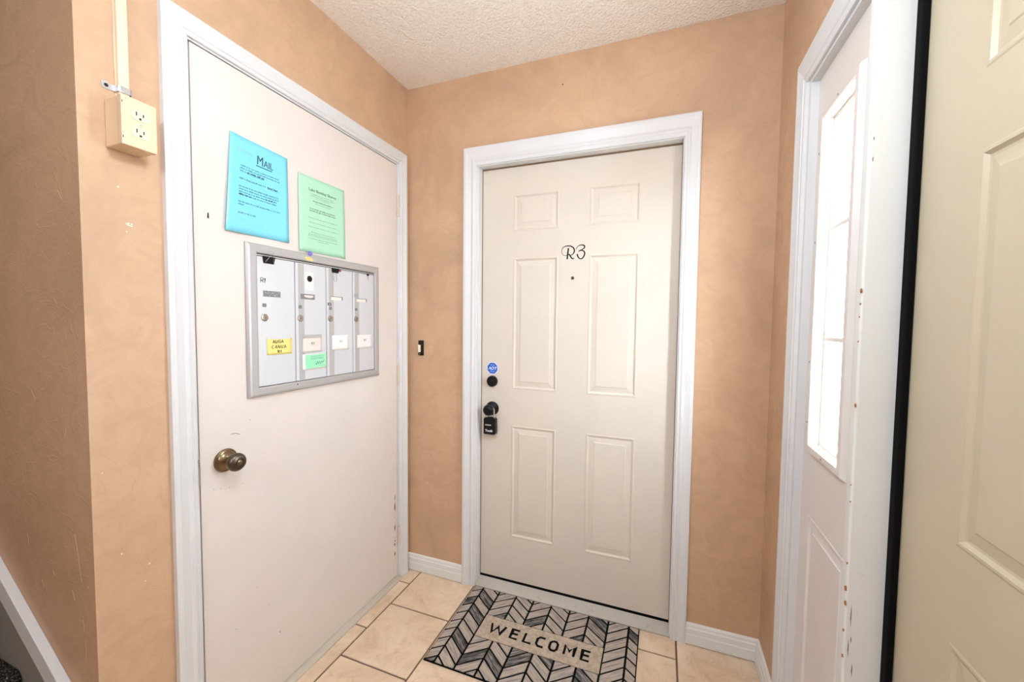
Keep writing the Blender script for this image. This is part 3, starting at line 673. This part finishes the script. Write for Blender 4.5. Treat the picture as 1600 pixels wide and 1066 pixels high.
for (y_, x0_, x1_) in [(.1985, .040, .182), (.1905, .038, .184), (.1825, .038, .060), (.1600, .036, .132), (.1365, .036, .178), (.1285, .036, .180), (.1205, .036, .128), (.1125, .085, .170), (.0910, .036, .188), (.0830, .036, .055), (.0585, .036, .098)]:
    greek(m_, x0_, x1_, y_, .0030, 0, rg, .62)
for (y_, x0_, x1_) in [(.1825, .062, .124), (.1600, .136, .178), (.1205, .130, .172), (.1125, .036, .083)]: greek(m2, x0_, x1_, y_, .0034, 0, rg, .95)
m2.add([(.062, .1805, 0), (.124, .1805, 0), (.124, .1812, 0), (.062, .1812, 0), (.136, .158, 0), (.178, .158, 0), (.178, .1587, 0), (.136, .1587, 0)], [(0, 1, 2, 3), (4, 5, 6, 7)])
print_on(bt, BP, pw, phh, m_, 'small_print', 'blue_ink'); print_on(bt, BP, pw, phh, m2, 'bold_print', 'blue_ink')
gq = [(-.652, 1.812), (-.433, 1.8125), (-.431, 1.541), (-.652, 1.539)]
gt, GP = sheet('paper_notice', pw, phh, 'green', .0, gq, 'pale green printed notice pinned above the mailboxes', .003)
m_ = MB()
for dx in (0, .0005): add_text(m_, 'Lake Bentley Shores', .0155, pw / 2 + dx, .2335, 0, align='CENTER')
print_on(gt, GP, pw, phh, m_, 'heading', 'green_ink_dark')
m_ = MB(); m2 = MB()
for (y_, hw_) in [(.2220, .052), (.2150, .056), (.2090, .030), (.1880, .036), (.1300 + .0, .070), (.1130, .066), (.0960, .070), (.0760, .056), (.0680, .068), (.0620, .070), (.0520, .070), (.0450, .028)]: greek(m_, pw / 2 - hw_, pw / 2 + hw_, y_, .0024, 0, rg, .6)
for (y_, hw_) in [(.1960, .046), (.1650, .060), (.1570, .062)]: greek(m2, pw / 2 - hw_, pw / 2 + hw_, y_, .0030, 0, rg, .8)
print_on(gt, GP, pw, phh, m_, 'small_print', 'green_ink'); print_on(gt, GP, pw, phh, m2, 'bold_print', 'green_ink_dark')

# ------------------------------------------------------------------ things on door R3
dn = thing('door_number', 'B', (.82, -HB, 1.572), 'black script lettering R3 above the peephole', 'lettering')
def spline(pts, n=8):
    out = []
    for i in range(len(pts) - 1):
        p0, p1, p2, p3 = [Vector(pts[max(0, min(len(pts) - 1, i + d))]) for d in (-1, 0, 1, 2)]
        for k in range(n):
            t_ = k / n; out.append(.5 * ((2 * p1) + (-p0 + p2) * t_ + (2 * p0 - 5 * p1 + 4 * p2 - p3) * t_ ** 2 + (-p0 + 3 * p1 - 3 * p2 + p3) * t_ ** 3))
    out.append(Vector(pts[-1])); return out
def calli(mb, pts, o, s, lo_=.0019, hi=.0058, prof=None):
    q = spline([(o[0] + x * s, o[1] + y * s, w) for x, y, w in pts]); 
    mb.stroke([(p.x, p.y) for p in q], [lo_ + (hi - lo_) * max(0, min(1, p.z)) for p in q], 0, .0006)
# traced in units where 100 = 1.2 cm, y up; origin at the foot of the R
S_ = .0128 / 100
mb = MB()
calli(mb, [(-5, 80, 0), (-40, 68, 0), (-88, 88, .05), (-105, 150, .1), (-85, 195, .2), (-30, 218, .6), (40, 212, .8), (85, 180, 1), (98, 135, 1), (80, 92, .6), (40, 68, .3), (18, 66, .1)], (-.008, .0), S_ * 2.2)
calli(mb, [(4, 185, 1), (-2, 140, 1), (-8, 90, 1), (-14, 10, 1)], (-.008, .0), S_ * 2.2, hi=.0066)
calli(mb, [(5, 92, .8), (28, 70, 1), (50, 34, 1), (78, 14, .7), (98, 30, 0)], (-.008, .0), S_ * 2.2)
mb.build('letter', 'black_matte', dn)
mb = MB()
calli(mb, [(-90, 150, .0), (-78, 185, .1), (-40, 215, .3), (10, 222, .7), (42, 205, 1), (40, 175, .9), (5, 150, .5), (-30, 140, .1), (-50, 122, 0)], (.052, .0), S_ * 2.2)
calli(mb, [(-50, 122, .2), (-10, 138, .5), (28, 128, .8), (48, 95, 1), (38, 50, 1), (10, 14, .8), (-20, 8, .6), (-48, 30, .8), (-64, 62, 1), (-66, 86, 1)], (.052, .0), S_ * 2.2)
mb.build('digit', 'black_matte', dn)
al = thing('alarm_sticker', 'B', (.4500, -HB, 1.0690), 'blue octagonal ADT security sticker above the deadbolt', 'sticker')
oc = lambda r: [(r * math.cos(math.radians(22.5 + 45 * i)), r * math.sin(math.radians(22.5 + 45 * i))) for i in range(8)]
MB().prism(oc(.0315), .0001, .0006).build('border', 'white_ink', al); MB().prism(oc(.0285), .0006, .0009).build('field', 'alarm_blue', al)
m_ = MB(); add_text(m_, 'ADT', .0200, 0, -.0068, .0011, bold=.0004, align='CENTER', sx=1.05, shear=.25); add_text(m_, 'Security', .0062, 0, .0140, .0011, align='CENTER'); add_text(m_, 'Security', .0062, 0, -.0170, .0011, align='CENTER')
m_.build('lettering', 'white_ink', al, recalc=False)
lb = thing('key_lock_box', 'B', (KX - .001, -HB - .0045, .7540), 'black combination lock box hanging from the black knob', 'lock box')
bm_ = MB().prism([(-.030, .004), (-.026, 0), (.026, 0), (.030, .004), (.030, .074), (.025, .0800), (-.025, .0800), (-.030, .074)], .004, .034).build('body', 'black', lb, bevel=.003, seg=2)
MB().box(-.0205, .0105, .0425, .0500, .0335, .0350).build('dial_window', 'grey_ink', lb)
m_ = MB()
for q in range(4): m_.lathe([(.0030, 0), (.0030, .002)], 10, (-.0170 + q * .0078, .0480 - .002, .0345))
m_.build('dials', 'zinc', lb, kind='stuff')
m_ = MB(); add_text(m_, 'Tooth', .0150, -.0010, .0140, .0345, bold=.0005, align='CENTER'); m_.build('lettering', 'white_ink', lb, recalc=False)
sh = [(-.019, .078, .0190)] + [(-.019 * math.cos(a_), .112 + .0175 * math.sin(a_), .0190) for a_ in [math.pi * q / 12 for q in range(13)]] + [(.019, .078, .0190)]
MB().tube(sh, .0034, 10).build('shackle', 'zinc', lb, smooth=True)

# ------------------------------------------------------------------ bell, outlet, raceway, scuffs
be = thing('doorbell_button', 'B', (.0800, 0, 1.1200), 'narrow black doorbell button with a cream push on the plaster', 'doorbell')
MB().box(-.0135, .0135, 0, .076, 0, .0120).build('bell_body', 'black', be, bevel=.003, seg=2)
MB().box(-.0125, .0015, .0165, .0535, .0118, .0150).build('push', 'bell_cream', be, bevel=.001)
MB().lathe([(.002, .0119), (.002, .0128), (.0005, .0130)], 10, (-.004, .008, 0)).build('screw', 'zinc', be)
ob = thing('outlet_box', 'L', (0, -1.1385, 1.6860), 'ivory surface mounted duplex outlet box high on the tan wall', 'outlet')
MB().box(-.0335, .0325, 0, .1085, 0, .0500).build('back_box', 'ivory', ob, bevel=.002)
MB().box(-.0345, .0330, -.0010, .1090, .0520, .0660).build('cover', 'ivory', ob, bevel=.0018)
MB().box(-.0325, .0315, .001, .1075, .0500, .0520).build('seam', 'ivory', ob)
for zc_ in (.0735, .0350):
    pts = [(.0165 * math.cos(a_) * 1.0, .0145 * math.sin(a_)) for a_ in [2 * math.pi * q / 28 for q in range(28)]]
    pts = [(max(-.0165, min(.0165, x_ * 1.12)), max(-.0118, min(.0118, y_ * 1.05))) for x_, y_ in pts]
    rc = MB().prism([(x_, y_ + zc_) for x_, y_ in pts], .0640, .0672).build('receptacle', 'ivory_pale', ob)
    MB().box(-.0082, -.0058, zc_ - .001, zc_ + .0075, .0670, .0675).box(.0050, .0074, zc_ - .001, zc_ + .0062, .0670, .0675).lathe([(.0026, .0670), (.0026, .0675)], 14, (0, zc_ - .0068, 0)).build('slots', 'slot', rc, kind='stuff')
MB().lathe([(.0026, .0660), (.0026, .0668), (.0005, .0670)], 14, (0, .0542, 0)).build('cover_screw', 'zinc', ob)
MB().box(-.0330, -.0316, .013, .0185, .0655, .0662).box(-.0330, -.0316, .0905, .096, .0655, .0662).build('cover_notches', 'slot', ob, kind='stuff')
rw = thing('cable_raceway', 'L', (0, -1.1395, 1.7950), 'ivory cable raceway running up the wall from the outlet box', 'raceway')
MB().prism([(-.0105, 0), (.0105, 0), (.0105, H - 1.795), (-.0105, H - 1.795)], 0, .0125).build('channel', 'ivory_pale', rw, bevel=.0025)
cs = MB(); cs.tube([(-.0108 + .0006 * math.sin(z_ * 40), z_, .001) for z_ in [q * .05 for q in range(13)]], .0015, 6); cs.build('caulk_bead', 'ivory_pale', rw)
stp = thing('pipe_strap', 'L', (0, -1.1395, 1.8270), 'shiny metal strap with an empty screw ear over the raceway', 'strap')
sm_ = MB(); pr_ = [(-.037, .0012), (-.014, .0012), (-.0125, .004), (-.0118, .0140), (-.009, .0150), (.009, .0150), (.0118, .0140), (.0125, .002), (.0165, .0012)]
for i_ in range(len(pr_) - 1):
    (x0_, h0_), (x1_, h1_) = pr_[i_], pr_[i_ + 1]
    dx_, dh_ = x1_ - x0_, h1_ - h0_; L_ = math.hypot(dx_, dh_); nx_, nh_ = -dh_ / L_ * .0012, dx_ / L_ * .0012
    e0, e1 = (.006, .006) 
    q_ = [(x0_, -.007, h0_), (x1_, -.007, h1_), (x1_ + nx_, -.007, h1_ + nh_), (x0_ + nx_, -.007, h0_ + nh_)]
    sm_.add(q_ + [(a_, .007, c_) for a_, b_, c_ in q_], [(0, 1, 2, 3), (7, 6, 5, 4), (0, 4, 5, 1), (1, 5, 6, 2), (2, 6, 7, 3), (3, 7, 4, 0)])
sm_.lathe([(.0085, .0010), (.0085, .0026)], 20, (-.0290, 0, 0)); sm_.build('band', 'zinc', stp, bevel=.0004)
MB().lathe([(.0040, .0025), (.0040, .0028)], 16, (-.0290, 0, 0)).build('screw_hole', 'dark', stp)
sf = MB().stroke([(-1.140, 1.5195), (-1.135, 1.5160), (-1.127, 1.5145)], .0022, 0, .0004)
for a_, z_, r_ in [(-1.1345, 1.5205, .0022), (-1.1285, 1.5195, .0021), (-1.139, 1.500, .0015), (-1.152, 1.602, .002), (-1.17, .72, .0018), (-1.115, .665, .002), (-1.125, .625, .0013), (-1.20, .93, .0015)]: sf.lathe([(r_, 0), (r_, .0004)], 10, (a_, z_, 0))
sf.build('paint_scuffs', 'scuff', None, kind='stuff'); o = bpy.data.objects['paint_scuffs']; place(o, 'L', (.0, 0, 0)); o.parent = bpy.data.objects['wall_left']
sg = MB(); rs = random.Random(5)
for x_, z_, L_, an, w_ in [(-.094, .625, .024, 1.9, .005), (-.30, .72, .03, 1.7, .002), (-.235, .62, .02, 2.0, .002), (-.05, .50, .05, 1.55, .0028), (-.055, .56, .03, 1.7, .0015), (-.07, .74, .08, 1.75, .0012), (-.06, .70, .07, 1.7, .0012), (-.18, .66, .012, 2.1, .002), (-.10, 1.02, .02, 1.2, .0015), (-.24, 1.10, .03, 2.2, .001), (-.12, 1.33, .02, 2.3, .0012), (-.03, .66, .006, 1.5, .003), (-.08, 1.57, .03, 2.2, .0015), (-.02, 1.52, .008, .3, .003)]:
    d_ = Vector((math.cos(an), math.sin(an))) * L_ / 2; e_ = Vector((rs.uniform(-.002, .002), 0)); c_ = Vector((x_, z_))
    q_ = [c_ - d_, c_ + e_, c_ + d_]; sg.stroke([(p.x, p.y) for p in q_], [w_ * .15, w_ * .75, w_ * .15], 0, .0003)
o = sg.build('paint_scuffs', 'scuff_dim', kind='stuff'); place(o, 'B', (0, YC, 0)); o.parent = bpy.data.objects['wall_stair']
o = MB().lathe([(.0028, 0), (.0022, .004), (.0005, .005)], 10).build('wall_nail', 'brass_dark'); place(o, 'B', (.786, 0, 2.312)); tag(o, 'small nail left in the plaster above the six panel door', 'nail')

# ------------------------------------------------------------------ door mat
mt = thing('door_mat', 'W', (.393, -.466, 0), 'welcome mat with grey chevron planks before the R3 door', 'mat')
MW, MH = .764, .4585
MB().box(0, MW, 0, MH, 0.0006, .0052).build('rubber_base', 'rubber', mt, bevel=.0015)
def clip_poly(poly, x0, x1, y0, y1):
    def cut(p, f, inter):
        out = []
        for i in range(len(p)):
            a_, b_ = p[i], p[(i + 1) % len(p)]
            if f(a_): out.append(a_)
            if f(a_) != f(b_): out.append(inter(a_, b_))
        return out
    def ix(v): return lambda a_, b_: (v, a_[1] + (b_[1] - a_[1]) * (v - a_[0]) / (b_[0] - a_[0]))
    def iy(v): return lambda a_, b_: (a_[0] + (b_[0] - a_[0]) * (v - a_[1]) / (b_[1] - a_[1]), v)
    for f, it in ((lambda q: q[0] >= x0 - 1e-9, ix(x0)), (lambda q: q[0] <= x1 + 1e-9, ix(x1)), (lambda q: q[1] >= y0 - 1e-9, iy(y0)), (lambda q: q[1] <= y1 + 1e-9, iy(y1))):
        if poly: poly = cut(poly, f, it)
    return poly
def area(p): return .5 * sum(p[i][0] * p[(i + 1) % len(p)][1] - p[(i + 1) % len(p)][0] * p[i][1] for i in range(len(p)))
PITCH_, CW, LW = .0515, .08455, .0042
xb = [.045 + CW * k_ - 0 for k_ in range(-1, 10)]          # column lines; even index k is a peak
bx0, bx1, by0, by1 = .1305, .6375, .1750, .3010
DROP = .067
for k_ in range(-1, 9):
    xl_, xr_ = .045 + CW * k_, .045 + CW * (k_ + 1)
    peak_left = (k_ % 2 == 0)
    for n_ in range(-3, 13):
        yt = .446 - PITCH_ * n_ + .0  # y at peak line, upper edge of plank
        yb_ = yt - PITCH_
        # thin black joints: inset by the line width
        g_ = LW * 1.35
        L_, R_ = ((yt, yt - DROP), (yb_, yb_ - DROP)), None
        if peak_left: poly = [(xl_, yb_ + g_ - 0), (xr_, yb_ - DROP + g_), (xr_, yt - DROP - g_ * .6), (xl_, yt - g_ * .6)]
        else: poly = [(xl_, yb_ - DROP + g_), (xr_, yb_ + g_), (xr_, yt - g_ * .6), (xl_, yt - DROP - g_ * .6)]
        zones = [(.004, MH - .004)]
        if 1 <= k_ <= 6: zones = [(.004, by0 - .0022), (by1 + .0022, MH - .004)]
        for y0_, y1_ in zones:
            q_ = clip_poly(poly, max(xl_ + LW, .004), min(xr_ - LW, MW - .004), y0_, y1_)
            if len(q_) < 3 or abs(area(q_)) < 2.5e-5: continue
            cx_ = sum(p[0] for p in q_) / len(q_); cy_ = sum(p[1] for p in q_) / len(q_)
            m_ = MB().prism([(p[0] - cx_, p[1] - cy_) for p in q_], .0050, .0068)
            o = m_.build('chevron_plank', 'plank', mt); o.location = (cx_, cy_, 0)
            uv = o.data.uv_layers.new(name='UV'); sl_ = (-DROP / CW) if peak_left else (DROP / CW); an = math.atan(sl_); ca, sa = math.cos(an), math.sin(an)
            for lp_ in o.data.loops:
                v_ = o.data.vertices[lp_.vertex_index].co; uv.data[lp_.index].uv = (v_.x * ca + v_.y * sa, -v_.x * sa + v_.y * ca)
MB().box(bx0 + .002, bx1 - .002, by0 + .001, by1 - .001, .0050, .0069).build('text_band', 'band', mt)
wm = MB(); LZ0, LZ1 = .0069, .0078; yb_ = .2120 + .004; hh_ = .0455
for chx, x_, w_ in (('W', .1755, .070), ('E', .2705, .036), ('L', .3275, .038), ('C', .3800, .036), ('O', .4340, .036), ('M', .4940, .044), ('E', .5620, .036)):
    k_ = {'W': 1.0, 'E': .66, 'L': .62, 'C': .68, 'O': .75, 'M': .86}[chx]
    for pl_ in ST[chx]: wm.stroke([(x_ + px_ / k_ * (w_ - .006), yb_ + py_ * hh_) for px_, py_ in pl_], .0092, LZ0 - .001, LZ1)
wm.build('lettering', 'rubber', mt, label='black raised letters WELCOME')

# ------------------------------------------------------------------ staircase at far left
sk = thing('trim_4', 'B', (0, YC, 0), 'white sloping cap rail over the grey stair skirt', None, kind='structure')
SL = .728
def zc_(x_): return .315 - SL * x_
cp_ = MB(); 
cp_.prism([(-.001, zc_(0) - .064), (-.001, zc_(0)), (-3.5, zc_(-3.5)), (-3.5, zc_(-3.5) - .064)], 0, .020).build('cap_rail', 'trim', sk, bevel=.002)
MB().prism([(-.003, 0), (-.003, zc_(0) - .064), (-3.5, zc_(-3.5) - .064), (-3.5, 0)], 0, .010).build('skirt_panel', 'stair_grey', sk)
sc_ = thing('staircase', 'W', (0, YC - .012, 0), 'dark speckled carpet stairs rising to the left', 'stairs')
RISE, RUN, N0 = .182, .25, -.105
for k_ in range(12):
    z1_ = RISE * (k_ + 1); xn = N0 - RUN * k_; r_ = .022
    pf = [(xn - .0, z1_ - RISE)] + [(xn + .022 - r_ + r_ * math.cos(a_), z1_ - r_ + r_ * math.sin(a_)) for a_ in [-math.pi / 2 + math.pi * q / 8 for q in range(9)]] + [(-3.55, z1_), (-3.55, z1_ - RISE)]
    n = len(pf); mb = MB().add([(x_, -.95, z_) for x_, z_ in pf] + [(x_, 0, z_) for x_, z_ in pf], [tuple(range(n)), tuple(range(2 * n - 1, n - 1, -1))] + [(i, n + i, n + (i + 1) % n, (i + 1) % n) for i in range(n)])
    mb.build('step', 'carpet', sc_)

# ------------------------------------------------------------------ added lamps and porch
def lamp(loc, mat, label, drop=.46, r=.105):
    t = thing('added_lamp', 'W', loc, label, 'lamp')
    MB().lathe([(.060, 0), (.062, -.006), (.050, -.020), (.012, -.026)], 28).build('canopy', 'trim', t, smooth=True)
    MB().lathe([(.006, -.020), (.006, -drop + r), (.030, -drop + r), (.030, -drop + r - .016)], 16).build('stem', 'trim', t, smooth=True)
    MB().lathe([(r * math.sin(a_), -drop + r * math.cos(a_)) for a_ in [math.pi * (.08 + .915 * q / 9) for q in range(10)]], 16).build('added_globe', mat, t, smooth=True)
lamp((.95, -1.28, H), 'lamp', 'added white globe lamp lighting the vestibule from out of view')
lamp((.70, -2.75, H), 'lamp2', 'added white globe lamp for fill light in the hall behind')
struct('ground_outside', MB().box(W + .14, 14, -9, 9, -.25, -.05), 'concrete', 'pale concrete walk outside the sidelight')
